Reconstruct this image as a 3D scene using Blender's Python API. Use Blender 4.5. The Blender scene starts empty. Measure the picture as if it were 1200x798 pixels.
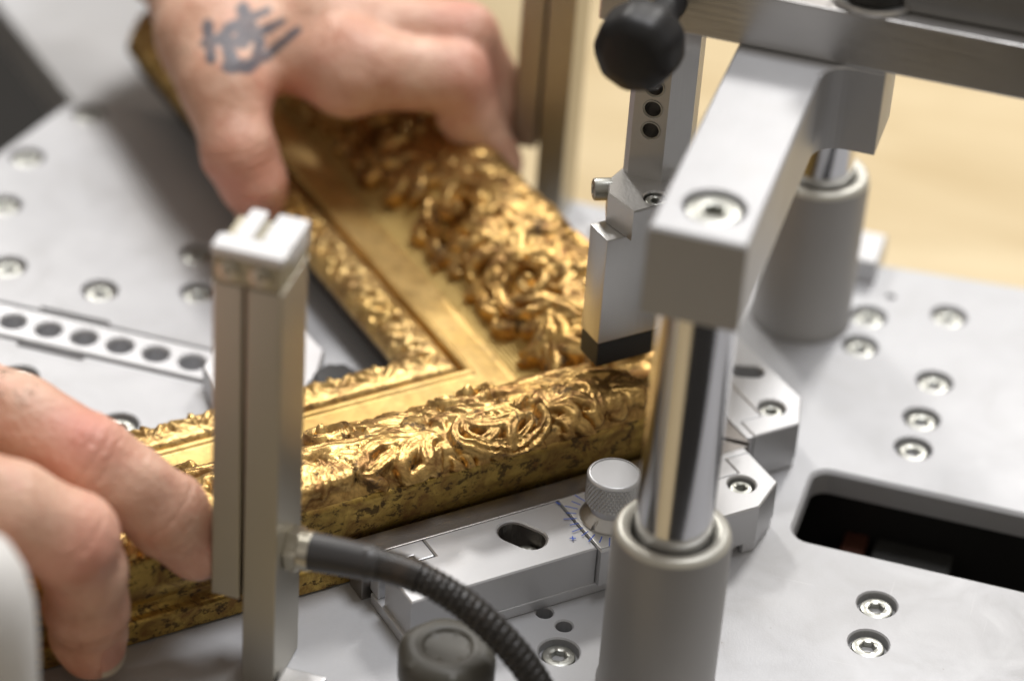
import bpy, bmesh, math, random
import numpy as np
from mathutils import Vector, Matrix
from mathutils.geometry import tessellate_polygon

S = 0.001                      # everything below is written in millimetres
R2 = math.sqrt(2)
SC = bpy.context.scene
COL = SC.collection
rnd = random.Random(7)
YM = -38.0                     # the machine's line of symmetry (the mitre line)

# ------------------------------------------------------------------ materials
class NT:
    def __init__(s, name):
        s.m = bpy.data.materials.new(name); s.m.use_nodes = True
        s.t = s.m.node_tree; s.b = s.t.nodes['Principled BSDF']
    def n(s, typ, **kw):
        o = s.t.nodes.new('ShaderNode' + typ)
        for k, v in kw.items():
            if k in o.inputs: o.inputs[k].default_value = v
            else: setattr(o, k, v)
        return o
    def l(s, a, b): s.t.links.new(a, b)
    def set(s, k, v):
        if hasattr(v, 'is_output') or isinstance(v, bpy.types.NodeSocket): s.l(v, s.b.inputs[k])
        else: s.b.inputs[k].default_value = v
    def coord(s, scale=(1, 1, 1), rot=(0, 0, 0)):
        tc = s.n('TexCoord'); mp = s.n('Mapping')
        mp.inputs['Scale'].default_value = scale; mp.inputs['Rotation'].default_value = rot
        s.l(tc.outputs['Object'], mp.inputs['Vector']); return mp.outputs[0]
    def noise(s, vec, scale, detail=4, rough=.55, dist=0):
        o = s.n('TexNoise'); o.inputs['Scale'].default_value = scale; o.inputs['Detail'].default_value = detail
        o.inputs['Roughness'].default_value = rough; o.inputs['Distortion'].default_value = dist
        s.l(vec, o.inputs['Vector']); return o.outputs['Fac']
    def ramp(s, fac, stops, mode='LINEAR'):
        o = s.n('ValToRGB'); o.color_ramp.interpolation = mode
        e = o.color_ramp.elements
        while len(e) < len(stops): e.new(0.5)
        for q, (p, c) in zip(e, stops):
            q.position = p; q.color = (c, c, c, 1) if isinstance(c, (int, float)) else (*c, 1)
        s.l(fac, o.inputs[0]); return o.outputs[0]
    def mix(s, fac, a, b):
        o = s.n('Mix'); o.data_type = 'RGBA'
        for i, v in ((0, fac), (6, a), (7, b)):
            if isinstance(v, bpy.types.NodeSocket): s.l(v, o.inputs[i])
            else: o.inputs[i].default_value = v if i == 0 else (*v, 1)
        return o.outputs[2]
    def math(s, op, a, b=0):
        o = s.n('Math'); o.operation = op
        for i, v in ((0, a), (1, b)):
            if isinstance(v, bpy.types.NodeSocket): s.l(v, o.inputs[i])
            else: o.inputs[i].default_value = v
        return o.outputs[0]
    def bump(s, h, dist, strength=1.0):
        o = s.n('Bump'); o.inputs['Distance'].default_value = dist * S; o.inputs['Strength'].default_value = strength
        s.l(h, o.inputs['Height']); s.l(o.outputs[0], s.b.inputs['Normal'])

def metal(name, col, rough, metallic=1.0, var=.10, grain=(1, 1, 1), bump=.02, dirt=None, dirtamt=0.0, bscale=1500):
    t = NT(name)
    v = t.coord()
    big = t.noise(v, 22, 5, .6)
    c = t.mix(t.ramp(big, [(.3, 0.0), (.75, 1.0)]), tuple(x * (1 - var) for x in col), tuple(min(1, x * (1 + var * .6)) for x in col))
    if dirt:
        d = t.noise(v, 60, 6, .7, .6)
        c = t.mix(t.math('MULTIPLY', t.ramp(d, [(.55, 0.0), (.74, 1.0)]), dirtamt), c, dirt)
    t.set('Base Color', c); t.set('Metallic', metallic)
    g = t.coord(grain)
    fine = t.noise(g, bscale, 3, .6)
    t.set('Roughness', t.math('ADD', t.math('MULTIPLY', t.math('SUBTRACT', big, .5), .22), rough))
    t.bump(fine, bump)
    return t.m

def plain(name, col, rough, metallic=0, bump=.03, bscale=900, var=.12, spec=.5):
    m = metal(name, col, rough, metallic, var, bump=bump, bscale=bscale)
    m.node_tree.nodes['Principled BSDF'].inputs['Specular IOR Level'].default_value = spec
    return m

def gold(name, rough=.3, patina=.5, pscale=160, stretch=(1, 1, 1), rot=0, hatch=False, col=(.80, .53, .17), dark=(.06, .035, .015), pale=(.9, .66, .28), mtl=.95, crumple=.0, spk=.575, spw=.06):
    t = NT(name)
    v = t.coord(stretch, (0, 0, rot))
    v0 = t.coord()
    big = t.noise(v0, 45, 5, .6)
    c = t.mix(t.ramp(big, [(.35, 0.0), (.7, 1.0)]), tuple(x * .8 for x in col), pale)
    rub = t.noise(v0, 150, 7, .72, .8)                      # brown toning and bole where the leaf is rubbed
    rubf = t.math('MULTIPLY', t.ramp(rub, [(.42, 0.0), (.62, 1.0)]), min(1, patina * 1.05))
    c = t.mix(rubf, c, (.20, .095, .032))
    sp = t.noise(v, pscale, 6, .72, .35)                    # flyspecked toning
    sf = t.ramp(sp, [(spk, 0.0), (spk + spw, 1.0)])
    sfm = t.math('MULTIPLY', sf, min(1, patina))
    c = t.mix(sfm, c, dark)
    t.set('Base Color', c)
    t.set('Metallic', t.math('SUBTRACT', t.math('SUBTRACT', mtl, t.math('MULTIPLY', sfm, .6)), t.math('MULTIPLY', rubf, .18)))
    t.set('Roughness', t.math('ADD', t.math('ADD', t.math('MULTIPLY', big, .25), rough - .12), t.math('MULTIPLY', sfm, .3)))
    fine = t.noise(v0, 1100, 4, .65)
    h = t.math('MULTIPLY', fine, .5)
    if crumple:
        vo = t.n('TexVoronoi'); vo.feature = 'DISTANCE_TO_EDGE'; vo.inputs['Scale'].default_value = 260
        w = t.noise(v0, 200, 3); 
        t.l(v0, vo.inputs['Vector'])
        h = t.math('ADD', h, t.math('ADD', t.math('MULTIPLY', t.ramp(vo.outputs['Distance'], [(0, 0.0), (.25, 1.0)]), crumple), t.math('MULTIPLY', t.noise(v0, 420, 3, .6, 1.2), crumple * 2)))
    if hatch:
        for ax in (0, 1):
            wv = t.n('TexWave'); wv.wave_type = 'BANDS'; wv.bands_direction = 'X'
            wv.inputs['Scale'].default_value = 300 if ax else 360
            wv.inputs['Distortion'].default_value = .25
            mp = t.coord((1, 1, 1), (0, 0, math.radians(45 if ax else -45))); t.l(mp, wv.inputs['Vector'])
            h = t.math('ADD', h, t.math('MULTIPLY', wv.outputs['Fac'], 1.1 if ax else .7))
    t.b.inputs['Specular IOR Level'].default_value = .3
    t.bump(h, .16 if (hatch or crumple) else .10)
    return t.m

def worn_plate():
    t = NT('blasted_aluminium')
    v = t.coord()
    big = t.noise(v, 14, 5, .6, .4); med = t.noise(v, 55, 6, .7, .6); sm = t.noise(v, 330, 4, .7)
    c = t.mix(t.ramp(big, [(.3, 0.0), (.72, 1.0)]), (.43, .435, .45), (.485, .49, .505))
    c = t.mix(t.math('MULTIPLY', t.ramp(med, [(.50, 0.0), (.85, 1.0)]), .35), c, (.40, .39, .37))          # grime
    c = t.mix(t.math('MULTIPLY', t.ramp(sm, [(.70, 0.0), (.74, 1.0)]), .55), c, (.22, .20, .17))            # specks
    sc = t.coord((1, .02, 1), (0, 0, math.radians(24))); s1 = t.noise(sc, 900, 2, .5)
    sk = t.coord((.03, 1, 1), (0, 0, math.radians(-50))); s2 = t.noise(sk, 800, 2, .5)
    scr = t.math('MULTIPLY', t.math('MAXIMUM', t.ramp(s1, [(.70, 0.0), (.76, 1.0)]), t.ramp(s2, [(.71, 0.0), (.77, 1.0)])), t.ramp(big, [(.45, 0.0), (.6, 1.0)]))
    c = t.mix(t.math('MULTIPLY', scr, .35), c, (.72, .72, .73))
    t.set('Base Color', c); t.set('Metallic', .4)
    t.set('Roughness', t.math('ADD', t.math('MULTIPLY', med, .25), .40))
    t.bump(t.math('ADD', t.noise(v, 1800, 3, .6), t.math('MULTIPLY', scr, -.6)), .035)
    return t.m
M = {}
M['plate'] = worn_plate()
M['fence'] = metal('milled_aluminium', (.60, .605, .62), .42, .65, .05, bump=.02, dirt=(.50, .48, .46), dirtamt=.2)
M['railface'] = metal('satin_rail_face', (.54, .545, .56), .45, .45, .05, bump=.02)
M['steel'] = metal('satin_steel', (.60, .595, .585), .36, 1, .07, (1, 1, .05), bump=.05, dirt=(.42, .40, .37), dirtamt=.25, bscale=1300)
M['beam'] = metal('brushed_beam_steel', (.58, .57, .56), .34, 1, .10, (.05, 1, 1), bump=.06, dirt=(.38, .36, .33), dirtamt=.3, bscale=1300)
M['arm'] = metal('blasted_arm_aluminium', (.50, .505, .52), .46, .6, .06, (1, .06, 1), bump=.05, dirt=(.47, .46, .44), dirtamt=.3, bscale=1500)
M['chrome'] = metal('chromed_steel', (.70, .70, .72), .15, 1, .02, bump=.001)
M['sleeve'] = metal('grey_anodised_sleeve', (.36, .355, .35), .5, .3, .05, bump=.012)
M['sleeve_rim'] = metal('worn_sleeve_rim', (.62, .61, .55), .45, .5, .08, bump=.012)
M['zinc'] = metal('zinc_plated_screw', (.46, .465, .43), .38, 1, .08, bump=.02)
M['strip'] = metal('worn_steel_strip', (.30, .28, .265), .38, .9, .25, bump=.06, dirt=(.12, .08, .05), dirtamt=.8)
M['post'] = metal('champagne_aluminium', (.46, .435, .375), .42, 1.0, .05, bump=.012)
M['cap'] = plain('white_cap_plastic', (.80, .80, .81), .42, 0, .01)
M['tan'] = plain('tan_end_plate', (.46, .42, .30), .5, .3, .01)
M['rubber'] = plain('black_rubber', (.012, .012, .012), .5, 0, .05)
M['knob'] = plain('black_knob_plastic', (.008, .008, .009), .5, 0, .02)
M['greyknob'] = plain('dark_grey_knob_plastic', (.085, .080, .066), .5, 0, .04)
M['hose'] = metal('black_hose', (.030, .028, .026), .36, .15, .25, bump=.05, dirt=(.10, .07, .05), dirtamt=.5)
M['sheath'] = plain('black_sheath', (.045, .043, .043), .42, 0, .02)
M['nickel'] = metal('nickel_gland', (.58, .55, .47), .3, 1, .06, bump=.01)
M['white'] = plain('white_guard_plastic', (.82, .81, .79), .4, 0, .01)
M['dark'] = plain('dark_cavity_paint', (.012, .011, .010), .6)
M['rust'] = plain('orange_brown_bracket', (.07, .02, .009), .6)
M['darkgrey'] = plain('dark_grey_paint', (.03, .03, .028), .55)
M['floor'] = plain('dark_floor', (.010, .009, .008), .7)
M['railgrey'] = metal('dark_rail_steel', (.34, .34, .34), .4, .8)
M['ink'] = plain('blue_scale_ink', (.06, .14, .62), .5, 0, .0)
M['card'] = metal('engraved_scale_plate', (.66, .655, .64), .42, .55, .04, bump=.01)
M['backing'] = plain('dark_wood_backing', (.035, .022, .013), .6)
M['hair'] = plain('dark_hair', (.03, .018, .012), .5)
M['g_carve'] = gold('carved_gold_leaf', .34, .85, 170, crumple=.22, col=(.62, .37, .11), pale=(.88, .61, .24), mtl=.92)
M['g_flat'] = gold('burnished_flat_gold', .40, .30, 260, (.5, .5, 1), col=(.78, .50, .15), pale=(.90, .65, .27), mtl=.62)
M['g_hatch'] = gold('hatched_gold', .40, .10, 150, hatch=True, col=(.60, .41, .13), pale=(.66, .47, .17), mtl=.55)
M['g_side_a'] = gold('speckled_dark_gold', .34, .8, 430, (.28, 1, 1.0), math.radians(-45), col=(.56, .37, .09), dark=(.030, .016, .007), pale=(.68, .48, .14), mtl=.85, spk=.53, spw=.05)
M['g_sight'] = gold('carved_sight_gold', .34, .7, 260, crumple=.3, col=(.70, .45, .14), pale=(.88, .63, .27), mtl=.8)

def wood():
    t = NT('pale_wood')
    v = t.coord((2.2, 13, 1), (0, 0, math.radians(4)))
    a = t.noise(v, 3.0, 5, .6, .7); b = t.noise(v, 11, 4, .6)
    c = t.mix(t.ramp(a, [(.3, 0.0), (.7, 1.0)]), (.50, .38, .20), (.68, .56, .35))
    c = t.mix(t.math('MULTIPLY', t.ramp(b, [(.5, 0.0), (.8, 1.0)]), .5), c, (.46, .33, .16))
    t.set('Base Color', c); t.set('Roughness', .5); t.bump(b, .1)
    return t.m
M['wood'] = wood()

def skin():
    t = NT('skin')
    v = t.coord()
    a = t.noise(v, 70, 5, .65, .5); b = t.noise(v, 420, 3, .6)
    c = t.mix(t.ramp(a, [(.36, 0.0), (.64, 1.0)]), (.60, .33, .225), (.76, .50, .37))
    at = t.n('Attribute', attribute_name='red')
    c = t.mix(t.math('MULTIPLY', at.outputs['Fac'], .68), c, (.66, .23, .18))
    bl = t.noise(v, 160, 5, .7, .6); c = t.mix(t.math('MULTIPLY', t.ramp(bl, [(.52, 0.0), (.72, 1.0)]), .35), c, (.60, .22, .17))
    ink = t.n('Attribute', attribute_name='ink')
    c = t.mix(t.math('MULTIPLY', ink.outputs['Fac'], .92), c, (.075, .088, .115))
    t.set('Base Color', c); t.set('Roughness', t.math('ADD', t.math('MULTIPLY', b, .2), .36))
    t.set('Subsurface Weight', .12); t.set('Subsurface Radius', (1.0, .35, .2)); t.set('Subsurface Scale', .0035)
    vo = t.n('TexVoronoi'); vo.inputs['Scale'].default_value = 800; t.l(v, vo.inputs['Vector'])
    h = t.math('ADD', t.math('MULTIPLY', vo.outputs['Distance'], .55), t.math('MULTIPLY', t.noise(v, 230, 5, .65), 1.6))
    t.bump(h, .27)
    return t.m
M['skin'] = skin()
M['nail'] = plain('finger_nail', (.92, .54, .42), .38, 0, .01)
for k_ in ('nail',):
    pb0 = M[k_].node_tree.nodes['Principled BSDF']; pb0.inputs['Subsurface Weight'].default_value = .2; pb0.inputs['Subsurface Radius'].default_value = (1, .4, .25); pb0.inputs['Subsurface Scale'].default_value = .002
M['nailtip'] = plain('nail_edge', (.84, .76, .62), .35, 0, .01)

# ------------------------------------------------------------------ mesh helpers
def link(name, bm, mat, parent=None, smooth=None, loc=None):
    """bm is in world millimetres -> one mesh object in metres, origin at its parent's base (or at loc)."""
    o_mm = Vector((0, 0, 0))
    if parent is not None: o_mm = parent.matrix_world.translation / S
    elif loc is not None: o_mm = Vector(loc)
    for v in bm.verts: v.co = (v.co - o_mm) * S
    bmesh.ops.recalc_face_normals(bm, faces=bm.faces)
    me = bpy.data.meshes.new(name); bm.to_mesh(me); bm.free()
    me.materials.append(M[mat] if isinstance(mat, str) else mat)
    o = bpy.data.objects.new(name, me); COL.objects.link(o)
    if parent is not None: o.parent = parent
    else: o.location = o_mm * S
    if smooth is not None:
        me.polygons.foreach_set('use_smooth', [True] * len(me.polygons))
        me.set_sharp_from_angle(angle=math.radians(smooth))
    if parent is None: bpy.context.view_layer.update()
    return o

def sub(name, bm, mat, part, smooth=None):
    """a child of a part: parts sit on their thing's origin, so the base is the same."""
    base = part.parent.matrix_world.translation / S if part.parent else part.matrix_world.translation / S
    for v in bm.verts: v.co = (v.co - base) * S
    bmesh.ops.recalc_face_normals(bm, faces=bm.faces)
    me = bpy.data.meshes.new(name); bm.to_mesh(me); bm.free(); me.materials.append(M[mat])
    o = bpy.data.objects.new(name, me); COL.objects.link(o); o.parent = part
    if smooth is not None:
        me.polygons.foreach_set('use_smooth', [True] * len(me.polygons)); me.set_sharp_from_angle(angle=math.radians(smooth))
    return o

def thing(name, label, cat, loc, group=None):
    o = bpy.data.objects.new(name, None); o.empty_display_size = .01; COL.objects.link(o)
    o.location = Vector(loc) * S; o['label'] = label; o['category'] = cat
    if group: o['group'] = group
    bpy.context.view_layer.update(); return o

def tag(o, label, cat, group=None):
    o['label'] = label; o['category'] = cat
    if group: o['group'] = group
    return o

def bev(bm, w, seg=2, ang=30, edges=None):
    es = [e for e in (edges or bm.edges) if len(e.link_faces) == 2 and e.calc_face_angle(0) > math.radians(ang)]
    if es: bmesh.ops.bevel(bm, geom=es, offset=w, segments=seg, profile=.6, affect='EDGES', clamp_overlap=True)

def prism(poly, z0, z1, w=.4, bm=None, seg=2):
    b = bmesh.new()
    lo = [b.verts.new((x, y, z0)) for x, y in poly]; hi = [b.verts.new((x, y, z1)) for x, y in poly]
    n = len(poly)
    b.faces.new(lo[::-1]); b.faces.new(hi)
    for i in range(n): b.faces.new((lo[i], lo[(i + 1) % n], hi[(i + 1) % n], hi[i]))
    bmesh.ops.recalc_face_normals(b, faces=b.faces)
    if w: bev(b, w, seg)
    return merge(bm, b)

def merge(bm, b):
    if bm is None: return b
    me = bpy.data.meshes.new('tmp'); b.to_mesh(me); bm.from_mesh(me); bpy.data.meshes.remove(me); b.free(); return bm

def box(x0, x1, y0, y1, z0, z1, w=.4, bm=None): return prism([(x0, y0), (x1, y0), (x1, y1), (x0, y1)], z0, z1, w, bm)

def frame_of(axis):
    a = Vector(axis).normalized(); u = a.orthogonal().normalized() if abs(a.z) < .9 else Vector((1, 0, 0)); u = (u - a * u.dot(a)).normalized()
    return a, u, a.cross(u)

def lathe(prof, c, axis=(0, 0, 1), seg=48, bm=None, rfun=None):
    """prof: list of (radius, height along the axis)."""
    b = bmesh.new(); a, u, v = frame_of(axis); c = Vector(c); rings = []
    for r, h in prof:
        if r < 1e-6: rings.append([b.verts.new(c + a * h)])
        else:
            rr = []
            for i in range(seg):
                t = 2 * math.pi * i / seg; q = r * (rfun(t, h) if rfun else 1)
                rr.append(b.verts.new(c + a * h + (u * math.cos(t) + v * math.sin(t)) * q))
            rings.append(rr)
    for p, q in zip(rings, rings[1:]):
        if len(p) == 1 and len(q) == 1: continue
        for i in range(seg):
            j = (i + 1) % seg
            if len(p) == 1: b.faces.new((p[0], q[j], q[i]))
            elif len(q) == 1: b.faces.new((p[i], p[j], q[0]))
            else: b.faces.new((p[i], p[j], q[j], q[i]))
    return merge(bm, b)

def catmull(pts, n):
    P = [np.array(p, float) for p in pts]; P = [2 * P[0] - P[1]] + P + [2 * P[-1] - P[-2]]; out = []
    for i in range(1, len(P) - 2):
        for k in range(n):
            t = k / n; a, b, c, d = P[i - 1:i + 3]
            out.append(.5 * (2 * b + (c - a) * t + (2 * a - 5 * b + 4 * c - d) * t * t + (3 * b - a - 3 * c + d) * t ** 3))
    out.append(P[-2]); return out

def tube(path, rad, seg=20, bm=None):
    b = bmesh.new(); P = [Vector(p) for p in path]; rings = []
    up = Vector((0, 0, 1))
    for i, p in enumerate(P):
        t = (P[min(i + 1, len(P) - 1)] - P[max(i - 1, 0)]).normalized()
        u = (up - t * up.dot(t)); u = u.normalized() if u.length > 1e-4 else t.orthogonal().normalized(); up = u; w = t.cross(u)
        rings.append([b.verts.new(p + (u * math.cos(2 * math.pi * k / seg) + w * math.sin(2 * math.pi * k / seg)) * (rad(i, k) if callable(rad) else rad)) for k in range(seg)])
    for p, q in zip(rings, rings[1:]):
        for i in range(seg): b.faces.new((p[i], p[(i + 1) % seg], q[(i + 1) % seg], q[i]))
    b.faces.new(rings[0][::-1]); b.faces.new(rings[-1]); return merge(bm, b)

def circ(x, y, r, n=32): return [(x + r * math.cos(2 * math.pi * i / n), y + r * math.sin(2 * math.pi * i / n)) for i in range(n)]
def slotloop(x, y, hl, r, ang, n=10):
    ca, sa = math.cos(ang), math.sin(ang); out = []
    for s in (1, -1):
        for i in range(n + 1):
            t = (-math.pi / 2 + math.pi * i / n) + (0 if s > 0 else math.pi); lx, ly = s * hl + r * math.cos(t), r * math.sin(t)
            out.append((x + lx * ca - ly * sa, y + lx * sa + ly * ca))
    return out
def rrect(x0, x1, y0, y1, r, n=6):
    out = []
    for cx, cy, a in ((x1 - r, y0 + r, -90), (x1 - r, y1 - r, 0), (x0 + r, y1 - r, 90), (x0 + r, y0 + r, 180)):
        for i in range(n + 1):
            t = math.radians(a + 90 * i / n); out.append((cx + r * math.cos(t), cy + r * math.sin(t)))
    return out

def drilled(outer, z0, z1, holes, bevel=.35, bm=None):
    """solid plate with real holes. holes: (loop, depth or None for through, bevel width)."""
    b = bmesh.new()
    loops = [outer] + [h[0] for h in holes]
    def grow(loop, d):
        n = len(loop); res = []
        area = sum(loop[i][0] * loop[(i + 1) % n][1] - loop[(i + 1) % n][0] * loop[i][1] for i in range(n)); sg = 1 if area > 0 else -1
        for i in range(n):
            p, q, r_ = Vector(loop[i - 1]), Vector(loop[i]), Vector(loop[(i + 1) % n])
            n1 = Vector(((q - p).y, -(q - p).x)).normalized() * sg; n2 = Vector(((r_ - q).y, -(r_ - q).x)).normalized() * sg
            m = (n1 + n2); m = m.normalized() / max(.35, m.normalized().dot(n1)) if m.length > 1e-6 else n1
            res.append((q.x + m.x * d, q.y + m.y * d))
        return res
    top_loops = [grow(outer, -bevel)] + [grow(h[0], (h[2] if len(h) > 2 else bevel)) for h in holes]
    vl = [[b.verts.new((x, y, z1)) for x, y in L] for L in top_loops]
    flat = [v for L in vl for v in L]
    for t in tessellate_polygon([[Vector((x, y, 0)) for x, y in L] for L in top_loops]):
        try: b.faces.new([flat[i] for i in t])
        except ValueError: pass
    def wall(A_, B_):
        n = len(A_)
        for i in range(n): b.faces.new((A_[i], A_[(i + 1) % n], B_[(i + 1) % n], B_[i]))
    bo = [b.verts.new((x, y, z1 - bevel)) for x, y in outer]; wall(vl[0], bo)
    lo = [b.verts.new((x, y, z0)) for x, y in outer]; wall(bo, lo)
    thr = []
    for L, h in zip(vl[1:], holes):
        bw = h[2] if len(h) > 2 else bevel
        mid = [b.verts.new((x, y, z1 - bw)) for x, y in h[0]]; wall(L, mid)
        d = h[1]; zb = z0 if d is None else z1 - d
        bot = [b.verts.new((x, y, zb)) for x, y in h[0]]; wall(mid, bot)
        if d is None: thr.append((h[0], bot))
        else: b.faces.new(bot)
    lv = [lo] + [x[1] for x in thr]; fl = [v for L in lv for v in L]
    for t in tessellate_polygon([[Vector((v.co.x, v.co.y, 0)) for v in L] for L in lv]):
        try: b.faces.new([fl[i] for i in t])
        except ValueError: pass
    return merge(bm, b)

# socket head screw, seat at z (top of head), shared mesh
def screw_bm(r, h, hexr, c=(0, 0, 0), axis=(0, 0, 1), depth=2.4, knurl=False):
    b = bmesh.new(); a, u, v = frame_of(axis); c = Vector(c); seg = 48
    def ring(rad, z, hx=False):
        out = []
        for i in range(seg):
            t = 2 * math.pi * i / seg
            q = rad
            if hx:
                k = (t % (math.pi / 3)) - math.pi / 6; q = rad * math.cos(math.pi / 6) / math.cos(k)
            out.append(b.verts.new(c + a * z + (u * math.cos(t) + v * math.sin(t)) * q))
        return out
    R = [ring(r, -h), ring(r, -.55), ring(r - .18, -.2), ring(r - .6, 0), ring(hexr + .22, 0), ring(hexr + .02, -.22, True), ring(hexr, -.3, True), ring(hexr * .99, -depth, True)]
    for p, q in zip(R, R[1:]):
        for i in range(seg): b.faces.new((p[i], p[(i + 1) % seg], q[(i + 1) % seg], q[i]))
    b.faces.new(R[-1]); b.faces.new(R[0]); return b

SCREW = {}
def screw(parent, x, y, z, r=3.9, hexr=1.9, part=True):
    """flush socket screw; copies share one mesh per size"""
    key = (r, hexr)
    if key not in SCREW:
        bm = screw_bm(r, 4, hexr); 
        for v in bm.verts: v.co *= S
        me = bpy.data.meshes.new('screw'); bmesh.ops.recalc_face_normals(bm, faces=bm.faces); bm.to_mesh(me); bm.free(); me.materials.append(M['zinc'])
        me.polygons.foreach_set('use_smooth', [True] * len(me.polygons)); me.set_sharp_from_angle(angle=math.radians(30)); SCREW[key] = me
    o = bpy.data.objects.new('screw', SCREW[key]); COL.objects.link(o); o.parent = parent
    base = parent.matrix_world.translation if parent.parent is None else parent.parent.matrix_world.translation
    o.location = Vector((x, y, z)) * S - base
    o.rotation_euler = (0, 0, rnd.uniform(0, 1)); return o

def AN(a, n): return ((a + n) / R2, (a - n) / R2)          # along the front rail, out from the front rail
def mirY(p): return (p[0], 2 * (-39.5) - p[1])

# ------------------------------------------------------------------ setting: bench, floor, machine table
b = box(-128, 3000, 86, 2600, -130, -95, 1)
wb = link('workbench', b, 'wood', loc=(400, 600, -95)); wb['kind'] = 'structure'
b = box(-4000, 4000, -4000, 6000, -520, -500, 0)
fl = link('floor', b, 'floor', loc=(0, 0, -500)); fl['kind'] = 'structure'

b = box(-150, 255, -150, 60, -94.9, -46, 2)
cb_ = link('machine_cabinet', b, 'darkgrey', loc=(60, -40, -94.9)); tag(cb_, 'dark painted machine cabinet under the metal table, seen through the slot', 'cabinet')
b = box(-420, 66, -450, -190, -130, -95, 1)  # front bench, out of view; extent shaped for tan reflections in rod and posts
wf = link('workbench', b, 'wood', loc=(0, -300, -95)); wf['kind'] = 'structure'
table = thing('machine_table', 'flat silver metal machine table with recessed screws and a long dark slot', 'machine table', (60, -40, -6.9))
screws = [(111.4, -72.4), (112.2, -86.9), (86.1, 46.5), (106.5, 54.6), (86.6, 31.8), (108.2, 22.8), (107.9, 5.4), (108.2, -8.1), (45.6, -115.3), (58.5, -131),
          (-146.5, 64.8), (-153.2, 36.2), (-148.8, 11.0), (-135.2, -16.4), (-108.4, -17.9), (-111.9, -61.3), (-80.7, -71.0), (-90.9, 8.1), (-84.0, -9.2), (20, 66), (40, 60)]
holes = [(circ(x, y, 4.75), 2.6, .35) for x, y in screws]
holes += [(circ(38.6, -103.1, 2.0, 20), 6, .35), (circ(44.2, -106.1, 2.0, 20), 6, .35), (circ(38.6, 24.1, 2.0, 20), 6, .35), (circ(44.2, 27.1, 2.0, 20), 6, .35), (circ(90, 58, 1.2, 12), 5, .2)]
holes.append((rrect(86.6, 190, -54.6, -25.2, 4.5), None, .9))
holes.append((rrect(-260, -66, -47.2, -32.4, .8), 6, .25))                      # channel of the perforated rail
holes.append((rrect(-119.5, -100, -33.2 + .9, -30.6, .7), None, .2)); holes.append((rrect(-118.5, -100, -49.1, -47.3, .7), None, .2))
outer = [(260, -174), (260, 88), (85, 72.6)] + [(-146, 72.6), (-150.5, 71.6), (-153.5, 69), (-155.2, 65)] + [(-171, -10), (-262, -60), (-262, -90), (-171, -110), (-163, -166), (-158, -174)]
tp = link('table_plate', drilled(outer, -6.9, 0, holes, .5), 'plate', table)
for x, y in screws: screw(table, x, y, -1.1)
# perforated rail in its channel
rl = [(-262, -46.0), (-68, -46.0), (-66.6, -44.6), (-66.6, -34.9), (-68, -33.5), (-262, -33.5)]
ph = [(circ(-73.7 - 9.93 * i, -39.85, 3.45, 28), 5.5, .5) for i in range(18)]
link('perforated_rail', drilled(rl, -5.9, .25, ph, .25), 'railface', table, 30)
# dark cavity under the slot
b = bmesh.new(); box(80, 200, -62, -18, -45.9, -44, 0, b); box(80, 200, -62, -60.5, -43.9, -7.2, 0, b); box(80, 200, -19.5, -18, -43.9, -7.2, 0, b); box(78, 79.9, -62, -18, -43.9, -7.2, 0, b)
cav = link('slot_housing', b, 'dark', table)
link('bracket', box(96, 102, -46, -20, -40, -21, .6), 'rust', table)
link('drive_block', box(104, 124, -46, -21, -40, -20, .8), 'darkgrey', table)

wing = link('side_shelf', drilled([(-164.5, 97), (-262, 196), (-262, 420), (-108, 420), (-108, 84), (-160, 84)], -34, -20, [], .5), 'plate', loc=(-130, 200, -34))
tag(wing, 'plain grey metal shelf behind the back left corner of the machine table', 'shelf')

# ------------------------------------------------------------------ stop block inside the frame corner
sb = thing('stop_block', 'light metal stop block with cut corners at the end of the perforated rail', 'stop block', (-56, -44, 0))
poly = [(-66.5, -51), (-60, -59), (-48, -62), (-41, -56), (-38.5, -44), (-40.5, -33), (-48, -26.5), (-60, -26.5), (-66.5, -31)]
link('block', drilled(poly, .2, 8, [(circ(-52, -33, 2.6, 20), 4, .3)], .5), 'fence', sb)
link('lock_knob', lathe([(0, 0.2), (5.4, .2), (5.9, .9), (5.9, 8), (5.2, 9.3), (0, 9.6)], (-33.2, -44.5, .2), seg=48, rfun=lambda t, h: 1 + .05 * math.cos(8 * t)), 'knob', sb, 40)

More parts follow.
